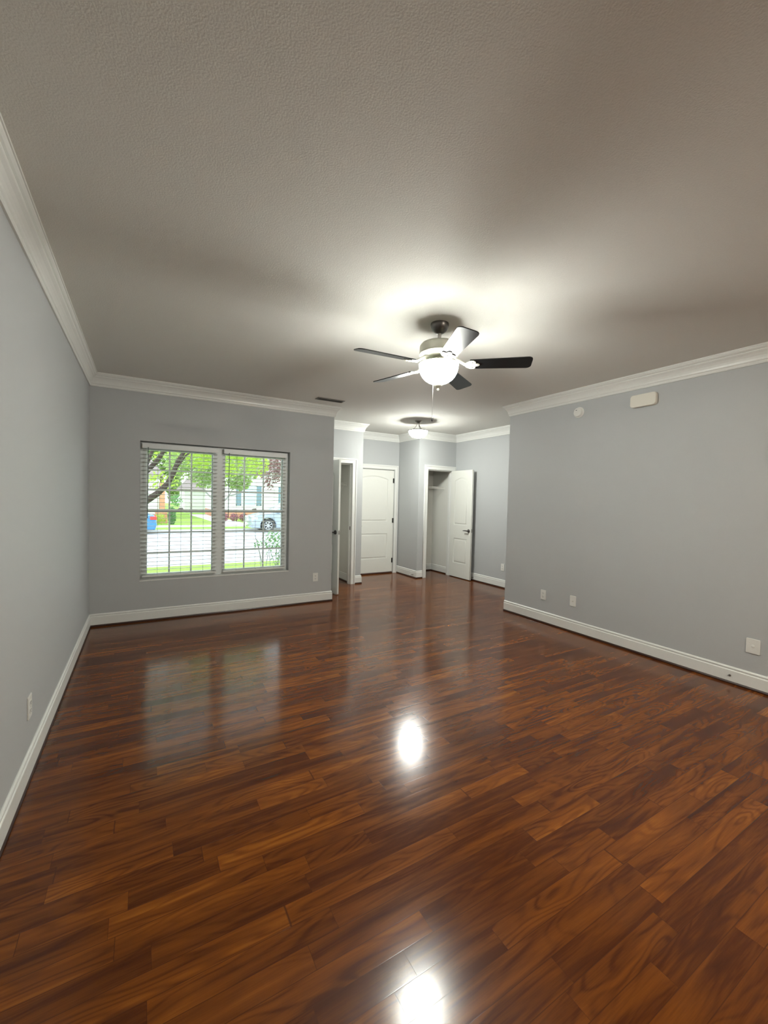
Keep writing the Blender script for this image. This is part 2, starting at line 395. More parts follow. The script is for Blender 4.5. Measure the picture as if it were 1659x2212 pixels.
def lever(parent, x, z, t, dirx, m1=M_nickel, m2=M_nickel):
    for s, y, mm in ((-1, 0, m1), (1, t, m2)):
        bm = bmesh.new()
        add_lathe(bm, [(0, y), (0.033, y), (0.033, y+s*0.006), (0.027, y+s*0.013), (0.012, y+s*0.014), (0.011, y+s*0.045), (0, y+s*0.045)], 28, (x, 0, z), 'y')
        add_tube(bm, [(x, y+s*0.047, z), (x+dirx*0.03, y+s*0.049, z+0.002), (x+dirx*0.07, y+s*0.050, z+0.001), (x+dirx*0.108, y+s*0.048, z-0.004)], [0.011, 0.010, 0.008, 0.006], 12)
        h = from_bm('door_handle', bm, mm, parent, True); h['label'] = 'metal lever handle'
def hinges(parent, zs, y, x=0.0, m=M_bronze):
    for z in zs:
        bm = bmesh.new(); add_lathe(bm, [(0, z-0.048), (0.007, z-0.048), (0.007, z+0.048), (0, z+0.048)], 12, (x, y, 0))
        add_box(bm, x-0.002, x+0.022, y, y+0.006, z-0.045, z+0.045)
        from_bm('hinge', bm, m, parent, True)['label'] = 'dark metal hinge'
zz = (0.27, 0.76, 1.00, 1.83, 0.055)
# front door (closed, hinged at the right)
d = from_bm('door_2', door_bm(ed1-ed0-0.016, 2.008, 0.040, 0.135, zz), M_door)
d.location = (ed1-0.008, YD+0.006+0.040, 0.030); d.rotation_euler[2] = PI
struct(d, 'closed white two-panel front door', 'door')
hinges(d, (0.225, 1.02, 1.81), 0.044, 0.0)
lever(d, ed1-ed0-0.016-0.07, 0.92, 0.040, -1)
tag(box('door_threshold', ed0+0.007, ed1-0.007, YD-0.01, YD+0.12, 0, 0.026, M_thresh, bev=0.006), 'brown wooden threshold under the closed white front door', 'threshold')
# left closet door: hinge at (c1a+0.01, YA), opened towards the room
d = from_bm('door_1', door_bm(0.640, 2.035, 0.035, 0.125, zz), M_door)
ang = math.atan2(5.70-YA, 2.548-(c1a+0.012))
d.location = (c1a+0.004, YA-0.016, 0.012); d.rotation_euler[2] = ang
struct(d, 'open white two-panel door of the left closet seen nearly edge-on', 'door')
hinges(d, (0.225, 1.02, 1.81), 0.0, 0.0)
lever(d, 0.575, 0.935, 0.035, -1, m1=M_darknickel)
box('latch', 0.6395, 0.6415, 0.010, 0.026, 0.905, 0.965, M_nickel, d)
# right closet door: hinged at the right, perpendicular to its wall
d = from_bm('door_3', door_bm(0.595, 2.030, 0.035, 0.115, (0.27, 0.74, 1.00, 1.84, 0.05)), M_door)
d.location = (c2b-0.034, YF-0.014, 0.012); d.rotation_euler[2] = -PI/2+0.0
struct(d, 'open white two-panel door of the right closet standing out into the foyer', 'door')
hinges(d, (0.225, 1.02, 1.81), 0.035, 0.0)
lever(d, 0.535, 0.905, 0.035, -1, m1=M_darknickel)
box('latch', 0.5945, 0.5965, 0.008, 0.027, 0.88, 0.94, M_nickel, d)['label'] = 'metal latch plate on the door edge'

# ------------------------------------------------------------------ window
win = struct(bpy.data.objects.new('window_1', None), 'white twin double-hung window', 'window'); COL.objects.link(win); win.location = (0, 0, 0)
gy = YW+0.105
u = [(0.035, 0.750), (0.893, 1.632)]
gz0, gz1, gm = 0.530, 1.992, 1.268
fr = [(wx0, u[0][0]-0.0, gy-0.015, gy+0.07, wz0, wz1), (u[1][1], wx1, gy-0.015, gy+0.07, wz0, wz1), (u[0][1], u[1][0], gy-0.02, gy+0.07, wz0, wz1),
      (u[0][0], u[0][1], gy-0.015, gy+0.07, wz0, gz0-0.035), (u[1][0], u[1][1], gy-0.015, gy+0.07, wz0, gz0-0.035),
      (u[0][0], u[0][1], gy-0.015, gy+0.07, gz1+0.02, wz1), (u[1][0], u[1][1], gy-0.015, gy+0.07, gz1+0.02, wz1)]
boxes('window_frame', fr, M_vinyl, win, 0.003)
for (a, b) in u:
    for nm, y, z0, z1 in (('upper_sash', gy+0.03, gm-0.018, gz1+0.02), ('lower_sash', gy, gz0-0.035, gm+0.018)):
        s = 0.022
        lst = [(a, a+s*0.4, y, y+0.028, z0, z1), (b-s*0.4, b, y, y+0.028, z0, z1), (a+s*0.4, b-s*0.4, y, y+0.028, z0, z0+0.036), (a+s*0.4, b-s*0.4, y, y+0.028, z1-0.036, z1)]
        sash = boxes(nm, lst, M_vinyl, win, 0.0015)
        ml = []
        for k in (1, 2):
            x = a+(b-a)*k/3; ml.append((x-0.009, x+0.009, y+0.008, y+0.020, z0+0.036, z1-0.036))
            z = z0+0.036+(z1-z0-0.072)*k/3; ml.append((a+s*0.4, b-s*0.4, y+0.009, y+0.019, z-0.009, z+0.009))
        boxes('muntins', ml, M_vinyl, sash)
        box('pane', a+s*0.4, b-s*0.4, y+0.0125, y+0.0155, z0+0.036, z1-0.036, M_glass, sash)['label'] = 'clear glass'
    bm = bmesh.new(); xm = (a+b)/2
    add_box(bm, xm-0.03, xm+0.03, gy-0.008, gy+0.012, gm+0.018, gm+0.028, 0.003)
    add_tube(bm, [(xm-0.02, gy-0.004, gm+0.03), (xm+0.025, gy-0.004, gm+0.032)], 0.005)
    from_bm('sash_lock', bm, M_vinyl, win)
boxes('window_sill', [(wx0, wx1, YW-0.004, gy-0.015, wz0-0.0, wz0+0.012)], M_trim, win, 0.002)

# blinds
def make_blind(x0, x1, label):
    t = empty('window_blind', ((x0+x1)/2, YW+0.058, wz1-0.016), label, 'blind', 'horizontal blinds in the window')
    w = x1-x0; hw = w/2
    bm = bmesh.new(); add_box(bm, -hw, hw, -0.028, 0.028, -0.045, 0, 0.002); add_box(bm, -hw, hw, -0.036, -0.029, -0.062, -0.001, 0.003)
    from_bm('head_rail', bm, M_vinyl, t)
    top, bot, pitch = -0.078, -(wz1-wz0)+0.066, 0.0462
    bm = bmesh.new(); z = top; tilt = math.radians(-3)
    while z > bot+0.02:
        for s in (0,):
            n = 4; pr = []
            for i in range(n+1):
                q = -0.025+0.05*i/n; cz = 0.0022*(1-(q/0.025)**2)
                pr.append((q*math.cos(tilt), q*math.sin(tilt)+cz))
            loop = pr + [(a, b-0.0026) for a, b in reversed(pr)]
            L_ = [bm.verts.new((-hw+0.004, a, z+b)) for a, b in loop]; R_ = [bm.verts.new((hw-0.004, a, z+b)) for a, b in loop]
            k = len(loop)
            for i in range(k): bm.faces.new((L_[i], L_[(i+1) % k], R_[(i+1) % k], R_[i]))
            bm.faces.new(L_[::-1]); bm.faces.new(R_)
        z -= pitch
    from_bm('slats', bm, M_slat, t)
    box('bottom_rail', -hw+0.004, hw-0.004, -0.026, 0.026, bot-0.012, bot+0.010, M_slat, t, 0.004)
    bm = bmesh.new()
    for fx in (-hw+0.16, 0, hw-0.16) if w > 0.5 else (-hw+0.1, hw-0.1):
        for yy in (-0.0265, 0.0265): add_tube(bm, [(fx, yy, -0.045), (fx, yy, bot)], 0.0013, 6)
    from_bm('ladder_cords', bm, M_cord, t)
    tube('tilt_wand', [(-hw+0.062, -0.042, -0.05), (-hw+0.060, -0.043, -0.4), (-hw+0.056, -0.042, -0.86)], 0.0042, M_wand, t, 8)['label'] = 'thin dark tilt wand'
    return t
make_blind(-0.012, 0.800, 'white open slat blind covering the left half of the window')
make_blind(0.868, 1.668, 'white open slat blind covering the right half of the window')

# ------------------------------------------------------------------ ceiling fan
FX, FY = 1.856, 2.44
fan = empty('ceiling_fan', (FX, FY, H), 'brushed nickel ceiling fan with dark blades and a lit glass bowl', 'ceiling fan')
lathe('canopy', [(0, 0), (0.066, 0), (0.066, -0.012), (0.062, -0.030), (0.050, -0.050), (0.030, -0.066), (0.018, -0.070), (0, -0.070)], M_darknickel, fan)
lathe('downrod', [(0, -0.066), (0.0125, -0.066), (0.0125, -0.125), (0.020, -0.128), (0.026, -0.138), (0, -0.138)], M_nickel, fan, 24)
lathe('motor_housing', [(0, -0.136), (0.06, -0.136), (0.100, -0.139), (0.128, -0.147), (0.139, -0.160), (0.141, -0.168), (0.141, -0.212), (0.144, -0.216), (0.144, -0.222), (0.139, -0.226),
                        (0.122, -0.236), (0.095, -0.243), (0.07, -0.246), (0, -0.246)], M_nickel_light, fan, 56)
lathe('switch_housing', [(0, -0.245), (0.052, -0.245), (0.054, -0.262), (0.050, -0.276), (0.060, -0.280), (0.060, -0.288), (0, -0.288)], M_nickel_light, fan, 40)
for a in (-40, -112, 176, 104, 32):
    a = math.radians(a)
    bm = bmesh.new()
    # arm from the motor, then a shaped holder plate under the blade root
    add_tube(bm, [(0.085, 0, -0.246), (0.12, 0, -0.252), (0.155, 0, -0.276), (0.185, 0, -0.296), (0.225, 0, -0.302)], [0.012, 0.011, 0.010, 0.010, 0.008], 10)
    plate = [(0.185, 0.0), (0.20, 0.030), (0.225, 0.048), (0.25, 0.050), (0.262, 0.040), (0.262, 0.020), (0.285, 0.012), (0.292, 0.0)]
    plate = plate + [(x, -y) for x, y in reversed(plate[1:-1])]
    pit = math.radians(-13)
    def P(x, y, z): return Vector((x, y*math.cos(pit)-z*math.sin(pit), y*math.sin(pit)+z*math.cos(pit)-0.296))
    lo = [bm.verts.new(P(x, y, -0.0085)) for x, y in plate]; hi = [bm.verts.new(P(x, y, -0.0035)) for x, y in plate]
    bm.faces.new(lo); bm.faces.new(hi[::-1])
    for i in range(len(plate)): bm.faces.new((lo[i], lo[(i+1) % len(plate)], hi[(i+1) % len(plate)], hi[i]))
    for sx_, sy_ in ((0.235, 0.03), (0.235, -0.03), (0.272, 0)):
        q = P(sx_, sy_, -0.0095); add_lathe(bm, [(0, -0.003), (0.006, -0.002), (0.006, 0.002), (0, 0.002)], 10, q)
    ir = from_bm('blade_iron', bm, M_nickel_light, fan, True); ir.rotation_euler[2] = a
    bm = bmesh.new(); out = []
    x0, x1, w0, w1, rc = 0.222, 0.650, 0.056, 0.069, 0.032
    out = [(x0, -w0), (x1-rc, -w1)]
    for i in range(1, 6):
        t = i/5*PI/2; out.append((x1-rc+rc*math.sin(t), -w1+rc*(1-math.cos(t))))
    out = out + [(x, -y) for x, y in reversed(out)]
    lo = [bm.verts.new(P(x, y, -0.003)) for x, y in out]; hi = [bm.verts.new(P(x, y, 0.003)) for x, y in out]
    bm.faces.new(lo); bm.faces.new(hi[::-1])
    for i in range(len(out)): bm.faces.new((lo[i], lo[(i+1) % len(out)], hi[(i+1) % len(out)], hi[i]))
    bl = from_bm('blade', bm, M_blade, fan); bl.rotation_euler[2] = a
RB = 0.142
prof = [(RB+0.002, -0.294)] + [(RB*math.cos(t)**0.85 if t < 1.5 else 0, -0.300-0.132*math.sin(t)) for t in [i/12*PI/2 for i in range(13)]]
prof[-1] = (0.0, -0.432)
b_ = lathe('lamp_shade', prof + [(0.0, -0.429)] + [(r*0.97, z+0.003) for r, z in reversed(prof[1:-1])] + [(RB-0.002, -0.294), (RB+0.002, -0.294)], M_bowl, fan, 56); b_['label'] = 'glowing frosted glass bowl'
b_.data.materials.append(M_bowl_in)
for p_ in b_.data.polygons:                              # the inner face of the shell is plain glass
    c_ = p_.center; rr = math.hypot(c_.x, c_.y); n_ = p_.normal
    if (n_.x*c_.x + n_.y*c_.y)/max(rr, 1e-6) + (-n_.z) < 0: p_.material_index = 1
lathe('added_light_stop_pan', [(0, -0.287), (0.134, -0.287), (0.137, -0.291), (0.134, -0.294), (0, -0.294)], M_nickel_light, fan, 48)  # added disc closing the bowl, holds bulb light off the ceiling above
lathe('finial', [(0, -0.428), (0.034, -0.429), (0.034, -0.434), (0.028, -0.446), (0.014, -0.458), (0.006, -0.462), (0.006, -0.468), (0.009, -0.472), (0.006, -0.479), (0, -0.480)], M_nickel_light, fan, 28)
cxo, cyo = 0.059, 0.1435
pc = tube('pull_chain', [(0.020, 0.049, -0.270), (0.040, 0.098, -0.277), (0.058, 0.141, -0.292), (cxo, cyo, -0.33), (cxo, cyo, -0.642)], 0.0007, M_darknickel, fan, 6)
fe = lathe('pull', [(0, -0.640), (0.003, -0.642), (0.0065, -0.650), (0.0065, -0.667), (0.004, -0.674), (0, -0.676)], M_ferrule, pc, 14, (cxo, cyo, 0)); fe['label'] = 'small black pull'
for k in range(2):
    a = k*PI+0.6
    lamp('fan_bulb', (0.045*math.cos(a), 0.045*math.sin(a), -0.368), FAN_BULB, 0.035, COOL, fan)

# ------------------------------------------------------------------ foyer light
QX, QY = 3.829, 5.529
fl = empty('foyer_light', (QX, QY, H), 'lit semi-flush bowl light on three rods over the foyer', 'ceiling light')
lathe('canopy', [(0, 0), (0.055, 0), (0.060, -0.006), (0.058, -0.014), (0.040, -0.024), (0.026, -0.034), (0.012, -0.040), (0, -0.040)], M_nickel, fl, 36)
for k in range(3):
    a = 2*PI*k/3+0.5; c_, s_ = math.cos(a), math.sin(a)
    tube('rod', [(0.020*c_, 0.020*s_, -0.030), (0.022*c_, 0.022*s_, -0.06), (0.034*c_, 0.034*s_, -0.090), (0.066*c_, 0.066*s_, -0.122), (0.100*c_, 0.100*s_, -0.150), (0.146*c_, 0.146*s_, -0.168)], 0.004, M_nickel, fl, 8)
lathe('rim', [(0.150, -0.157), (0.168, -0.158), (0.171, -0.162), (0.168, -0.169), (0.150, -0.170), (0.150, -0.157)], M_nickel, fl, 48)
RB2 = 0.150
prof = [(RB2*math.cos(t)**0.8 if t < 1.5 else 0, -0.170-0.105*math.sin(t)) for t in [i/12*PI/2 for i in range(13)]]
prof[-1] = (0, -0.275)
b_ = lathe('lamp_shade', prof + [(0, -0.272)] + [(r*0.97, z+0.003) for r, z in reversed(prof[:-1])] + [prof[0]], M_bowl2, fl, 48); b_['label'] = 'glowing frosted glass bowl'
lathe('cover_plate', [(0, -0.158), (0.158, -0.158), (0.158, -0.163), (0, -0.163)], M_nickel, fl, 48)

# added light, unseen behind the viewer, to brighten the near walls and ceiling
rl = empty('added_rear_light', (2.5, -1.2, H), 'added warm fill light on the ceiling, unseen behind the viewer', 'ceiling light')
lathe('base_plate', [(0, 0), (0.15, 0), (0.155, -0.01), (0.15, -0.02), (0, -0.02)], M_nickel, rl, 40)
prof = [(0.145*math.cos(t) if t < 1.5 else 0, -0.022-0.09*math.sin(t)) for t in [i/10*PI/2 for i in range(11)]]
lathe('lamp_shade', prof, M_bowl3, rl, 40)

# ------------------------------------------------------------------ small fixtures
v = empty('air_vent', (2.10, 5.055, H), 'narrow grey metal air vent in the ceiling near the window wall', 'vent')
bm = bmesh.new()
w, d_ = 0.185, 0.062
for b in ((-w, w, -d_, -d_+0.018), (-w, w, d_-0.018, d_), (-w, -w+0.018, -d_+0.018, d_-0.018), (w-0.018, w, -d_+0.018, d_-0.018)): add_box(bm, b[0], b[1], b[2], b[3], -0.007, 0, 0.001)
from_bm('frame', bm, M_vent, v)
bm = bmesh.new()
for i in range(7):
    y = -d_+0.026+i*0.012
    vs = [bm.verts.new((x, y+dy, z)) for x in (-w+0.018, w-0.018) for dy, z in ((0, -0.010), (0.001, -0.010), (0.009, -0.001), (0.008, -0.001))]
    a_, b_2 = vs[:4], vs[4:]
    for k in range(4): bm.faces.new((a_[k], a_[(k+1) % 4], b_2[(k+1) % 4], b_2[k]))
    bm.faces.new(a_[::-1]); bm.faces.new(b_2)
from_bm('louvres', bm, M_vent, v)
box('backing', -w+0.016, w-0.016, -d_+0.016, d_-0.016, -0.0012, -0.0002, M_slot, v)

# door chime: face in the plane x = XR, pointing to -x
def rounded_rect(w, h, r, n=6):
    pts = []
    for cx_, cz_, a0 in ((w/2-r, -h/2+r, -PI/2), (w/2-r, h/2-r, 0), (-w/2+r, h/2-r, PI/2), (-w/2+r, -h/2+r, PI)):
        for i in range(n+1): a = a0+i/n*PI/2; pts.append((cx_+r*math.cos(a), cz_+r*math.sin(a)))
    return pts
def plate_on_wall(name, w, h, t, r, m, bev, parent=None):
    bm = extrude_xz(rounded_rect(w, h, r), [], -t, 0, bev); return from_bm(name, bm, m, parent)
ch = empty('door_chime', (XR, 2.242, 2.482), 'cream rounded door chime box high on the right wall', 'door chime', rz=-PI/2)
plate_on_wall('cover', 0.240, 0.122, 0.045, 0.028, M_cream, 0.006, ch)
det = empty('smoke_alarm', (XR, 2.945, 2.484), 'round white alarm high on the right wall left of the chime box', 'smoke alarm', rz=-PI/2)
lathe('base_ring', [(0, 0), (0.060, 0), (0.060, -0.008), (0.056, -0.012), (0, -0.012)], M_plastic, det, 40, axis='y')
lathe('cover', [(0.052, -0.012), (0.050, -0.030), (0.044, -0.038), (0, -0.040)], M_plastic, det, 40, axis='y')
box('sensor_slot', -0.018, -0.004, -0.0405, -0.0385, 0.020, 0.026, M_slot, det)

# outlets
def outlet(name, loc, rz, label, kind='duplex', w=0.074, h=0.118):
    t = empty(name, loc, label, 'wall outlet' if kind == 'duplex' else 'wall plate', 'electrical wall plates', rz)
    plate_on_wall('plate', w, h, 0.007, 0.006, M_plastic, 0.0015, t)
    if kind == 'duplex':
        for z in (0.020, -0.020):
            r = from_bm('receptacle', extrude_xz(rounded_rect(0.034, 0.028, 0.010), [], -0.009, -0.006, 0.001), M_plastic, t); r.location = (0, 0, z)
            boxes('slots', [(-0.009, -0.006, -0.0095, -0.0088, -0.002, 0.008), (0.006, 0.009, -0.0095, -0.0088, -0.001, 0.007), (-0.003, 0.003, -0.0095, -0.0088, -0.010, -0.005)], M_slot, r)
        lathe('screw', [(0, -0.0085), (0.003, -0.008), (0.0035, -0.0068), (0, -0.0068)], M_plastic, t, 12, axis='y')
    elif kind == 'jack':
        lathe('jack', [(0, -0.014), (0.003, -0.014), (0.005, -0.012), (0.007, -0.008), (0.007, -0.006), (0, -0.006)], M_nickel_light, t, 14, axis='y')
    else:
        for x in (-0.023, 0.023):
            lathe('screw', [(0, -0.0085), (0.003, -0.008), (0.0035, -0.0068), (0, -0.0068)], M_plastic, t, 12, (x, 0, 0.03), 'y')
        lathe('jack', [(0, -0.010), (0.008, -0.0095), (0.012, -0.008), (0.014, -0.007), (0, -0.006)], M_plastic, t, 20, (0, 0, 0), 'y')
    return t
outlet('wall_outlet', (2.085, YW, 0.355), 0, 'white outlet low on the dark window wall right of the window')
outlet('wall_outlet', (XR, 3.339, 0.344), -PI/2, 'white outlet low on the right wall nearest the foyer corner')
outlet('wall_plate', (XR, 2.937, 0.356), -PI/2, 'white jack plate low on the right wall beside the outlet near the corner', 'jack')
outlet('wall_plate', (XR, 1.331, 0.352), -PI/2, 'largest white wall plate, low on the near right wall', 'wide', 0.090, 0.118)
outlet('wall_outlet', (XL, 2.705, 0.358), PI/2, 'white outlet low on the left wall seen edge-on')
outlet('wall_outlet', (XG, 5.030, 0.352), -PI/2, 'white outlet in the foyer just behind the right wall corner')

# spring door stops on baseboards (local -y points into the room)
def door_stop(loc, rz, label):
    t = empty('door_stop', loc, label, 'door stop', 'door stops on the baseboards', rz)
    lathe('mount', [(0, 0), (0.010, 0), (0.010, -0.004), (0.006, -0.007), (0, -0.007)], M_nickel, t, 16, axis='y')
    pts = []
    for i in range(72):
        a = i*2*PI/8; pts.append((0.0048*math.cos(a), -0.006-i*0.00075, 0.0048*math.sin(a)))
    tube('spring', pts, 0.0012, M_nickel, t, 5)
    lathe('tip', [(0, -0.058), (0.006, -0.059), (0.0065, -0.069), (0.004, -0.073), (0, -0.073)], M_plastic, t, 14, axis='y')
    return t
door_stop((XE-0.0145, 6.42, 0.062), -PI/2, 'small spring door stop on the baseboard at the grey corner by the right closet')
door_stop((XG-0.0145, 5.735, 0.062), -PI/2, 'small spring door stop behind the open right closet door')
# broken stub of a stop on the near right baseboard
st = empty('broken_door_stop', (XR-0.0145, 1.468, 0.068), 'small dark broken stub on the near right baseboard below the square plate', 'door stop', rz=-PI/2)
lathe('mount', [(0, 0), (0.009, 0), (0.008, -0.004), (0, -0.004)], M_nickel, st, 14, axis='y')
tube('spring', [(0.000, -0.004, 0), (-0.006, -0.008, 0.004), (-0.012, -0.010, -0.004), (0.008, -0.012, 0.008)], 0.0018, M_darknickel, st, 6)

# wire shelves in the closets
def wire_shelf(x0, x1, yb, yf, z, label, bracket_x):
    t = empty('wire_shelf', ((x0+x1)/2, yb, z), label, 'shelf', 'closet wire shelves')
    bm = bmesh.new(); hx = (x1-x0)/2; dy = yf-yb
    for yy, zz_ in ((0-0.004, 0), (dy, 0), (dy, -0.030), (dy*0.5, -0.004)):
        add_tube(bm, [(-hx, yy, zz_), (hx, yy, zz_)], 0.0032, 8)
    n = int((x1-x0)/0.028)
    for i in range(n+1):
        x = -hx+0.004+(2*hx-0.008)*i/n
        add_tube(bm, [(x, -0.004, 0.003), (x, dy+0.001, 0.003), (x, dy-0.001, -0.030)], 0.0016, 5, True)
    from_bm('wire_deck', bm, M_wire, t, True)
    for bx in bracket_x:
        tube('brace', [(bx, dy+0.004, -0.030), (bx, dy+0.03, -0.055), (bx, -0.03, -0.268), (bx, -0.003, -0.285)], 0.004, M_wire, t, 8)
        if bx > hx-0.05: box('end_bracket', hx-0.004, hx+0.0, dy-0.012, dy+0.016, -0.048, 0.012, M_wire, t, 0.002)
    return t
wire_shelf(XE+0.125, 5.240, 6.978, 6.60, 1.735, 'white wire shelf with a slanted brace in the right closet', (0.375, -0.1))
wire_shelf(XB-0.14, XA-0.160, 7.018, 6.66, 1.735, 'white wire shelf barely visible in the left closet', (0.42,))

# ------------------------------------------------------------------ outside
G = -0.45
def ground(name, y0, y1, z, m, lab, cat, x0=-40, x1=60, zt=0.3):
    return struct(box(name, x0, x1, y0, y1, z-zt, z, m), lab, cat)
M_grass = textured(mat('lawn_grass', (0.24, 0.38, 0.07), 0.8, spec=0.1), 30, 0.6, 0.03, 0.35)
M_road = textured(mat('pale_asphalt', (0.47, 0.49, 0.54), 0.8, spec=0.2), 25, 0.3, 0.01, 0.08)
M_conc = textured(mat('pale_concrete', (0.68, 0.67, 0.63), 0.8, spec=0.2), 10, 0.2, 0.01, 0.06)
M_siding = textured(mat('white_siding', (0.72, 0.72, 0.70), 0.6), 5, 0.1, 0.01, 0.03)
M_roofm = textured(mat('grey_brown_shingles', (0.22, 0.18, 0.17), 0.85), 12, 0.5, 0.02, 0.25)
M_shut = mat('slate_shutter', (0.16, 0.24, 0.30), 0.5)
M_glassy = mat('pale_window_glass', (0.45, 0.60, 0.68), 0.12)
M_bark = textured(mat('dark_bark', (0.055, 0.036, 0.030), 0.85), 18, 0.6, 0.02, 0.4)
M_bark2 = textured(mat('grey_bark', (0.30, 0.30, 0.27), 0.85), 18, 0.5, 0.02, 0.3)
M_trunkdark = M_bark
def brick_mat(name, c1, c2, mort, scale=3.5):
    m = mat(name, c1, 0.85, spec=0.15); nt = m.node_tree; b = nt.nodes['Principled BSDF']
    tc = N(nt, 'ShaderNodeTexCoord'); mp = N(nt, 'ShaderNodeMapping'); mp.inputs['Rotation'].default_value = (PI/2, 0, 0)
    br = N(nt, 'ShaderNodeTexBrick'); br.inputs['Color1'].default_value = (*c1, 1); br.inputs['Color2'].default_value = (*c2, 1); br.inputs['Mortar'].default_value = (*mort, 1); br.inputs['Scale'].default_value = scale
    nt.links.new(tc.outputs['Object'], mp.inputs[0]); nt.links.new(mp.outputs[0], br.inputs['Vector']); nt.links.new(br.outputs[0], b.inputs['Base Color']); return m
M_brick = brick_mat('orange_brick', (0.62, 0.27, 0.14), (0.52, 0.20, 0.11), (0.55, 0.45, 0.38))
def leaf_mat(name, c, tr=0.45):
    m = mat(name, c, 0.6, spec=0.2); nt = m.node_tree; b = nt.nodes['Principled BSDF']
    tl = N(nt, 'ShaderNodeBsdfTranslucent'); tl.inputs[0].default_value = (min(1, c[0]*1.5), min(1, c[1]*1.35), c[2], 1)
    mx = N(nt, 'ShaderNodeMixShader'); mx.inputs[0].default_value = tr; out = nt.nodes['Material Output']
    nt.links.new(b.outputs[0], mx.inputs[1]); nt.links.new(tl.outputs[0], mx.inputs[2]); nt.links.new(mx.outputs[0], out.inputs[0]); return m
M_leaf = leaf_mat('bright_green_leaf', (0.36, 0.50, 0.10))
M_leaf2 = leaf_mat('soft_green_leaf', (0.30, 0.42, 0.17))
M_leaf3 = leaf_mat('grey_green_leaf', (0.17, 0.32, 0.16))
M_plum = leaf_mat('plum_leaf', (0.20, 0.12, 0.11), 0.3)
M_maroon = leaf_mat('maroon_shrub_leaf', (0.33, 0.16, 0.20), 0.3)

ground('lawn_near', YW+0.18, 12.35, G, M_grass, 'front lawn under the window', 'lawn')
ground('street', 12.35, 25.1, G-0.05, M_road, 'pale street outside', 'street')
ground('kerb_strip', 25.1, 25.35, G+0.02, M_conc, 'pale kerb at the far side of the street', 'kerb')
ground('verge', 25.35, 27.3, G, M_grass, 'grass verge beyond the street', 'lawn')
ground('sidewalk', 27.3, 29.0, G+0.01, M_conc, 'pale sidewalk beyond the street', 'sidewalk')
ground('lawn_far', 29.0, 110, G, M_grass, 'lawn between the houses across the street', 'lawn')
bm = bmesh.new()
vs = [bm.verts.new(p) for p in ((4.6, 29.0, G+0.015), (6.3, 29.0, G+0.015), (5.6, 46, G+0.015), (3.9, 46, G+0.015))]
vs2 = [bm.verts.new(v_.co - Vector((0, 0, 0.05))) for v_ in vs]
bm.faces.new(vs); bm.faces.new(vs2[::-1])
for i in range(4): bm.faces.new((vs[i], vs[(i+1) % 4], vs2[(i+1) % 4], vs2[i]))
struct(from_bm('driveway', bm, M_conc), 'grey driveway across the street', 'driveway')

def leaves(bm, c, rad, n, size, rnd):
    for _ in range(n):
        while True:
            q = Vector((rnd.uniform(-1, 1), rnd.uniform(-1, 1), rnd.uniform(-1, 1)))
            if q.length < 1: break
        p = Vector(c) + Vector((q.x*rad[0], q.y*rad[1], q.z*rad[2]))
        s = size*rnd.uniform(0.6, 1.3)
        a = Vector((rnd.gauss(0, 1), rnd.gauss(0, 1), rnd.gauss(0, 1))).normalized(); b = a.orthogonal().normalized(); c2 = a.cross(b)
        k = [p-b*s, p-c2*s*0.45+a*s*0.1, p+b*s, p+c2*s*0.45+a*s*0.1]
        bm.faces.new([bm.verts.new(x) for x in k])
def tree(label, base, trunks, clusters, leafm, barkm, size, name='tree', cat='tree', seed=1):
    rnd = random.Random(seed)
    t = empty(name, base, label, cat)
    B = Vector(base)
    bm = bmesh.new()
    for pts, r0, r1 in trunks:
        n = len(pts); add_tube(bm, [Vector(p)-B for p in pts], [r0+(r1-r0)*i/(n-1) for i in range(n)], 9)
    from_bm('trunk', bm, barkm, t, True)
    bm = bmesh.new()
    for c, rad, n in clusters: leaves(bm, Vector(c)-B, rad, n, size, rnd)
    from_bm('foliage', bm, leafm, t)
    return t
# near tree: several stems leaning in from the left
Y1 = 9.5
stems = [([(-0.75, Y1, G), (-0.55, Y1, 0.4), (-0.25, Y1, 1.05), (0.06, Y1, 1.33), (0.25, Y1, 1.48), (0.43, Y1, 1.68), (0.54, Y1, 1.92), (0.62, Y1, 2.16), (0.75, Y1, 2.39), (0.85, Y1, 2.7), (0.95, Y1, 3.4)], 0.085, 0.025),
         ([(-0.80, Y1+0.1, G), (-0.7, Y1+0.1, 0.6), (-0.3, Y1+0.1, 1.5), (0.06, Y1+0.1, 1.92), (0.21, Y1+0.1, 2.10), (0.33, Y1+0.1, 2.29), (0.42, Y1+0.1, 2.5), (0.6, Y1+0.1, 3.3)], 0.065, 0.03),
         ([(-0.85, Y1, G), (-0.6, Y1, 0.8), (-0.15, Y1, 1.75), (0.06, Y1-0.1, 2.06), (0.12, Y1-0.1, 2.22), (0.18, Y1-0.1, 2.40), (0.25, Y1-0.1, 3.0)], 0.05, 0.025),
         ([(0.56, Y1, 1.98), (0.66, Y1-0.1, 2.12), (0.75, Y1-0.1, 2.27), (0.92, Y1-0.1, 2.41), (1.19, Y1-0.1, 2.50), (1.6, Y1-0.1, 2.7)], 0.022, 0.010)]
cl = [((0.3, Y1+0.9, 2.95), (1.3, 0.9, 0.75), 1000), ((1.3, Y1+0.9, 2.75), (0.8, 0.8, 0.42), 750), ((2.1, Y1+0.6, 2.75), (0.8, 0.8, 0.45), 750), ((1.15, Y1+0.7, 2.25), (0.35, 0.5, 0.22), 260),
      ((0.35, Y1+1.0, 1.75), (0.35, 0.4, 0.25), 130), ((2.3, Y1+0.4, 2.2), (0.3, 0.4, 0.28), 200), ((1.75, Y1+0.8, 2.2), (0.30, 0.5, 0.3), 200), ((-1.0, Y1, 3.4), (1.6, 1.2, 0.9), 900)]
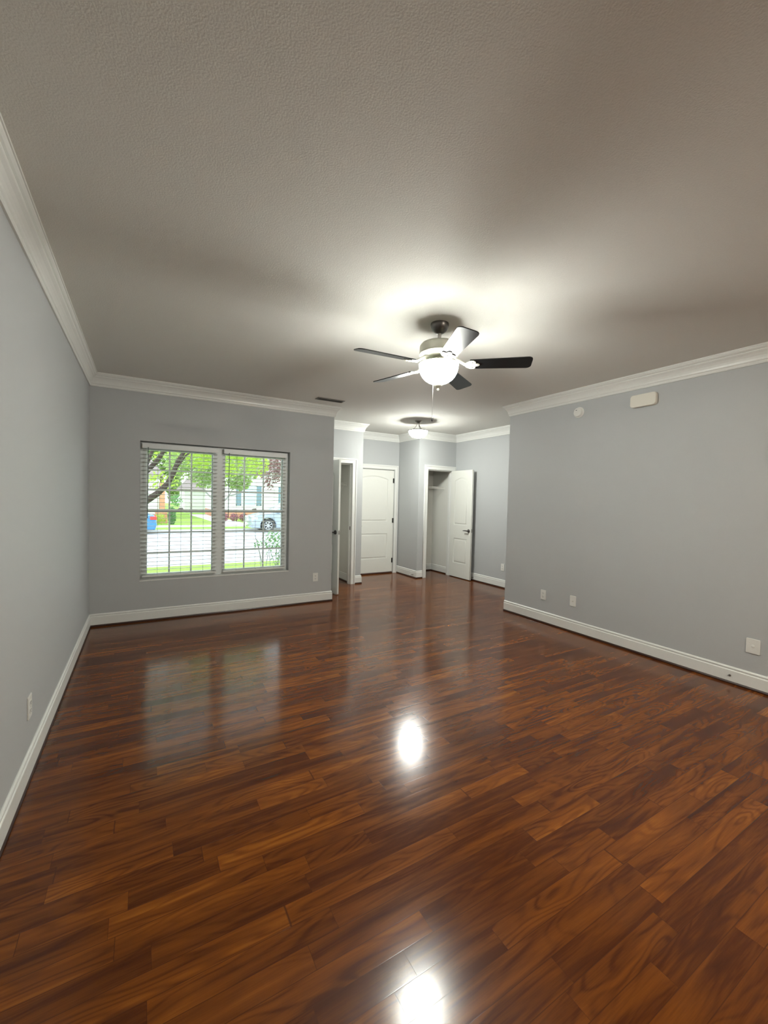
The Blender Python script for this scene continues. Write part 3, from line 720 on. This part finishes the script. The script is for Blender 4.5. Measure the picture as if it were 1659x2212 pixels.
tree('nearest tree outside, dark leaning stems and bright green leaves', (-0.78, Y1, G), stems, cl, M_leaf, M_bark, 0.055, seed=3)
# tree across the street hidden by the centre of the window
Y2 = 26.3
stems = [([(4.05, Y2, G), (4.0, Y2, 0.3), (3.98, Y2, 0.85)], 0.10, 0.08),
         ([(3.98, Y2, 0.80), (3.74, Y2, 1.22), (3.41, Y2, 1.43), (3.03, Y2, 1.85), (2.8, Y2, 2.5)], 0.06, 0.03),
         ([(3.98, Y2, 0.80), (4.23, Y2, 1.2), (4.49, Y2, 1.48), (5.1, Y2, 1.66), (5.6, Y2, 2.3)], 0.06, 0.03),
         ([(4.35, Y2, 1.3), (4.55, Y2, 1.6), (4.8, Y2, 2.2)], 0.04, 0.02), ([(3.74, Y2, 1.22), (3.6, Y2, 1.8), (3.5, Y2, 2.6)], 0.04, 0.02)]
cl = [((4.2, Y2, 3.6), (2.4, 1.6, 1.5), 2600), ((5.1, Y2, 2.3), (0.7, 0.8, 0.5), 420), ((3.1, Y2, 2.5), (0.8, 0.8, 0.6), 420), ((2.2, Y2+1, 3.4), (1.2, 1, 1.0), 800)]
tree('forked grey tree on the far verge behind the middle of the window', (4.05, Y2, G), stems, cl, M_leaf2, M_bark2, 0.13, seed=5)
# plum tree at right
Y3 = 20.5
cl = [((5.55, Y3, 2.9), (0.8, 0.8, 0.75), 430), ((5.35, Y3, 2.1), (0.35, 0.4, 0.3), 60), ((6.4, Y3, 3.2), (0.9, 0.8, 1.1), 600)]
tree('plum leaved tree at the upper right of the window', (6.9, Y3, G), [([(6.9, Y3, G), (6.8, Y3, 1.2), (6.4, Y3, 2.2), (5.7, Y3, 2.8)], 0.09, 0.03)], cl, M_plum, M_bark, 0.09, seed=6)
# background trees
tree('tall green background tree above the roofs, left side', (2.2, 64, G), [([(2.2, 64, G), (2.2, 64, 5)], 0.3, 0.2)],
     [((1.5, 64, 7.5), (5.0, 2, 4.0), 2600), ((3.6, 64, 3.0), (0.9, 1, 2.6), 700)], M_leaf2, M_bark, 0.38, seed=8)
tree('tall green background tree above the roofs, right side', (13.0, 66, G), [([(13.0, 66, G), (13.0, 66, 5)], 0.3, 0.2)],
     [((12.5, 66, 9.0), (6.5, 2, 5.0), 3000)], M_leaf2, M_bark, 0.42, seed=9)
tree('narrow grey green conifer beside the orange brick house', (1.60, 30.0, G), [([(1.60, 30, G), (1.60, 30, 0.2)], 0.05, 0.04)],
     [((1.62, 30, 0.1), (0.26, 0.26, 0.60), 700), ((1.95, 31.5, 1.1), (0.42, 0.4, 0.45), 350)], M_leaf3, M_bark2, 0.07, seed=10)
# near twiggy bush
rb = random.Random(12)
YB = 8.2; stems = []
for k in range(14):
    x = 2.30+rb.uniform(-0.25, 0.35); y = YB+rb.uniform(-0.2, 0.2); dx = rb.uniform(-0.28, 0.2)
    stems.append(([(x, y, G), (x+dx*0.3, y, 0.05), (x+dx, y+rb.uniform(-.1, .1), 0.42+rb.uniform(0, 0.35))], 0.008, 0.004))
cl = [((2.30, YB, 0.62), (0.30, 0.25, 0.20), 210), ((2.02, YB, 0.52), (0.16, 0.2, 0.10), 45), ((2.40, YB, 0.35), (0.30, 0.2, 0.25), 120)]
tree('small twiggy bush just outside at the lower right of the window', (2.35, YB, G), stems, cl, M_leaf3, M_bark2, 0.032, name='bush', cat='bush', seed=13)
# shrubs before the right house
for k, x in enumerate((5.35, 6.05, 6.75)):
    bm = bmesh.new(); leaves(bm, (0, 0, 0.30), (0.33, 0.3, 0.32), 480, 0.06, random.Random(20+k))
    o = from_bm('shrub', bm, M_maroon); o.location = (x, 33.2, G)
    tag(o, ('left', 'middle', 'right')[k]+('most' if k != 1 else '') + ' of the three maroon shrubs before the white house', 'shrub', 'maroon shrubs before the house')
bm = bmesh.new(); leaves(bm, (0, 0, 0.35), (0.35, 0.25, 0.38), 300, 0.06, random.Random(33)); o = from_bm('shrub', bm, M_leaf); o.location = (0.95, 30.0, G)
tag(o, 'small yellow green shrub before the orange brick wall', 'shrub')

# houses
def house(label, x0, x1, y0, y1, zt, brick_h, roof_h, wins, gable=False, over=0.4):
    t = empty('house', ((x0+x1)/2, y0, G), label, 'house')
    cx_ = (x0+x1)/2
    bm = bmesh.new(); add_box(bm, x0-cx_, x1-cx_, 0, y1-y0, brick_h, zt-G)
    # lapped boards on the street face
    z = brick_h+0.02
    while z < zt-G-0.2:
        add_box(bm, x0-cx_, x1-cx_, -0.018, 0.002, z, z+0.172); z += 0.18
    from_bm('wall', bm, M_siding, t)
    if brick_h > 0: box('brick_base', x0-cx_-0.03, x1-cx_+0.03, -0.06, y1-y0, 0, brick_h, M_brick, t)['label'] = 'orange brick base'
    bm = bmesh.new(); a = x0-cx_-over; b = x1-cx_+over; zz0 = zt-G; yy1 = y1-y0+over; ym = (y1-y0)/2
    pts = [(a, -over, zz0), (b, -over, zz0), (b, yy1, zz0), (a, yy1, zz0), (a+over*3, ym, zz0+roof_h), (b-over*3, ym, zz0+roof_h)]
    v_ = [bm.verts.new(p) for p in pts]
    for f in ((0, 1, 5, 4), (1, 2, 5), (2, 3, 4, 5), (3, 0, 4), (3, 2, 1, 0)): bm.faces.new([v_[i] for i in f])
    from_bm('roof', bm, M_roofm, t)
    for (wx, wz, ww, wh, sh) in wins:
        wx -= cx_; wz -= G
        f = boxes('window', [(wx-ww/2-0.12, wx+ww/2+0.12, -0.05, -0.02, wz-wh/2-0.12, wz-wh/2), (wx-ww/2-0.12, wx+ww/2+0.12, -0.05, -0.02, wz+wh/2, wz+wh/2+0.2),
                             (wx-ww/2-0.12, wx-ww/2, -0.05, -0.02, wz-wh/2, wz+wh/2), (wx+ww/2, wx+ww/2+0.12, -0.05, -0.02, wz-wh/2, wz+wh/2), (wx-ww/2, wx+ww/2, -0.045, -0.02, wz-0.03, wz+0.03)], M_siding, t)
        box('pane', wx-ww/2, wx+ww/2, -0.035, -0.02, wz-wh/2, wz+wh/2, M_glassy, f)
        if sh:
            for s in (-1, 1):
                x = wx+s*(ww/2+0.12+sh/2)
                lst = [(x-sh/2, x+sh/2, -0.06, -0.02, wz-wh/2, wz-wh/2+0.1), (x-sh/2, x+sh/2, -0.06, -0.02, wz+wh/2-0.1, wz+wh/2), (x-sh/2, x-sh/2+0.06, -0.06, -0.02, wz-wh/2, wz+wh/2), (x+sh/2-0.06, x+sh/2, -0.06, -0.02, wz-wh/2, wz+wh/2), (x-sh/2+.06, x+sh/2-.06, -0.045, -0.02, wz-wh/2, wz+wh/2)]
                boxes('shutter', lst, M_shut, t)['label'] = 'slate blue shutter'
    return t
house('white house across the street with slate blue window shutters', 5.55, 16.0, 37.0, 46.0, 3.6, 0.62, 2.2, [(7.95, 1.55, 1.05, 1.75, 0.42), (11.6, 1.55, 1.05, 1.75, 0.42)])
house('white house across the street at the left edge with a brick corner', -9.0, 1.10, 37.0, 46.0, 2.9, 0.35, 2.0, [(-3.0, 1.3, 1.1, 1.5, 0.4)])
tag(box('brick_pillar', 1.12, 1.50, 36.7, 37.6, G, 2.4, M_brick), 'tall orange brick pillar at the corner of the left white house', 'pillar')
tag(box('brick_wall', 0.70, 1.42, 31.2, 31.6, G, 0.34, M_brick, bev=0.02), 'low orange brick wall beyond the blue car', 'brick wall')
house('distant white garage house between the two nearer houses', 3.9, 8.6, 50.0, 57.0, 2.1, 0.0, 1.6, [])
# wheeled bin
bn = empty('wheelie_bin', (5.25, 60, G), 'blue grey wheeled bin on the far lawn', 'bin')
bm = bmesh.new(); add_box(bm, -0.4, 0.4, -0.35, 0.35, 0.05, 1.0, 0.05)
for v_ in bm.verts: v_.co.x *= 0.85+0.15*v_.co.z; v_.co.y *= 0.85+0.15*v_.co.z
from_bm('body', bm, M_shut, bn); box('lid', -0.43, 0.43, -0.38, 0.38, 1.0, 1.08, M_shut, bn, bev=0.02)

# cars, side on to the street (local x forward)
def wheel(parent, x, y, r, s):
    bm = bmesh.new(); add_lathe(bm, [(r*0.62, s*0.005), (r*0.94, s*0.008), (r, -s*0.03), (r, -s*0.20), (r*0.9, -s*0.22), (r*0.6, -s*0.22)], 36, (x, y, r), 'y')
    t = from_bm('wheel', bm, M_tyre, parent, True)
    bm = bmesh.new(); add_lathe(bm, [(0, -s*0.01), (r*0.14, -s*0.005), (r*0.16, -s*0.03), (0, -s*0.03)], 20, (x, y, r), 'y')
    add_lathe(bm, [(r*0.56, 0), (r*0.64, 0), (r*0.64, -s*0.05), (r*0.56, -s*0.05), (r*0.56, 0)], 36, (x, y, r), 'y')
    for k in range(7):
        a = 2*PI*k/7; d0 = Vector((math.cos(a), 0, math.sin(a))); c0 = Vector((x, y-s*0.02, r))
        add_tube(bm, [c0+d0*r*0.12, c0+d0*r*0.58], [0.032, 0.024], 6)
    from_bm('rim', bm, M_alloy, t, True)
    lathe('brake_disc', [(0, -s*0.09), (r*0.5, -s*0.09), (r*0.5, -s*0.10), (0, -s*0.10)], M_tyre, t, 24, (x, y, r), 'y')
M_tyre = mat('dark_tyre', (0.05, 0.05, 0.05), 0.8); M_alloy = mat('alloy_rim', (0.5, 0.52, 0.54), 0.35, metal=0.7)
M_head = mat('headlight_glass', (0.75, 0.80, 0.82), 0.1, coat=1)
M_red = mat('red_tail_light', (0.85, 0.03, 0.03), 0.2, coat=1)
M_carglass = mat('tinted_car_glass', (0.30, 0.42, 0.46), 0.08, coat=0.5)
def car(label, loc, rz, paint, L_, Hc, wb0, wb1, r, lower, roofl, wd=0.92):
    """lower: side outline points of the body below the belt, roofl: greenhouse outline; x from 0 (nose) to -L_"""
    t = empty('car', loc, label, 'car', rz=rz)
    arches = []
    # outline along the bottom with wheel arches cut in
    def arch_pts(cx_, n=12): return [(cx_+(r+0.05)*math.cos(a), r+(r+0.05)*math.sin(a)*1.0) for a in [PI*(-0.10)+ (PI*1.20)*i/n for i in range(n+1)]]
    out = list(lower)                                   # from nose bottom up over bonnet to tail bottom
    bottom = []
    for c_ in (wb1, wb0):                               # tail to nose along the bottom
        pts = [(c_-(r+0.05), 0.22)] + [(c_-(r+0.05)*math.cos(a), max(0.22, r+(r+0.05)*math.sin(a))) for a in [PI*i/12 for i in range(13)]] + [(c_+(r+0.05), 0.22)]
        bottom += pts
    bm = extrude_xz(out+bottom, [], -wd, wd, 0.07)
    from_bm('body', bm, paint, t, True)
    bm = extrude_xz(roofl, [], -wd+0.13, wd-0.13, 0.06); 
    zmax = max(z for x, z in roofl); zmin = min(z for x, z in roofl)
    for v_ in bm.verts: v_.co.y *= 1.04-0.16*(v_.co.z-zmin)/(zmax-zmin)
    from_bm('roof', bm, paint, t, True)
    # side glass
    cxr = sum(x for x, z in roofl)/len(roofl); czr = (zmax+zmin)/2
    for s in (-1, 1):
        bm = extrude_xz([((x-cxr)*0.90+cxr, (z-czr)*0.74+czr+0.01) for x, z in roofl], [], -0.004, 0.004, 0)
        for v_ in bm.verts: v_.co.y += s*((wd-0.13)*(1.04-0.16*(v_.co.z-zmin)/(zmax-zmin))+0.004)
        from_bm('side_window', bm, M_carglass, t)
    for x in (wb0, wb1):
        for s in (-1, 1): wheel(t, x, s*(wd-0.01), r, s)
    return t
M_suv = mat('silver_blue_paint', (0.36, 0.42, 0.47), 0.25, metal=0.4, coat=0.6)
M_blue = mat('blue_car_paint', (0.05, 0.20, 0.42), 0.3, coat=0.5)
lowS = [(-0.05, 0.25), (0.0, 0.45), (-0.02, 0.72), (-0.10, 0.86), (-0.45, 0.98), (-1.25, 1.10), (-3.0, 1.14), (-4.55, 1.12), (-4.70, 0.95), (-4.75, 0.5), (-4.68, 0.25)]
roofS = [(-1.05, 1.06), (-1.95, 1.62), (-2.4, 1.72), (-3.9, 1.72), (-4.45, 1.60), (-4.66, 1.06)]
c = car('silver blue sport utility car parked across the street at right', (5.12, 24.0, G-0.05), PI, M_suv, 4.75, 1.72, -0.92, -3.65, 0.37, lowS, roofS)
box('headlight', -0.34, -0.02, 0.62, 0.925, 0.70, 0.86, M_head, c, bev=0.03)
box('headlight', -0.34, -0.02, -0.925, -0.62, 0.70, 0.86, M_head, c, bev=0.03)
box('mirror', -1.55, -1.38, 0.92, 1.08, 1.08, 1.22, M_suv, c, bev=0.03)
box('mirror', -1.55, -1.38, -1.08, -0.92, 1.08, 1.22, M_suv, c, bev=0.03)
lowC = [(-0.05, 0.22), (0.0, 0.42), (-0.04, 0.66), (-0.9, 0.84), (-2.5, 0.92), (-4.10, 0.96), (-4.25, 0.80), (-4.28, 0.45), (-4.2, 0.22)]
roofC = [(-0.95, 0.84), (-1.75, 1.36), (-2.2, 1.43), (-3.3, 1.42), (-4.05, 0.92)]
c = car('blue car with a red tail light parked at the left edge of the window', (-3.68, 24.0, G-0.05), PI, M_blue, 4.28, 1.43, -0.85, -3.45, 0.31, lowC, roofC, 0.86)
for s in (-1, 1): box('tail_light', -4.27, -3.98, s*0.87-(0.012 if s > 0 else 0.0)-0.12*(s > 0), s*0.87+0.012+0.12*(s < 0), 0.72, 0.88, M_red, c, bev=0.01)['label'] = 'red tail light'
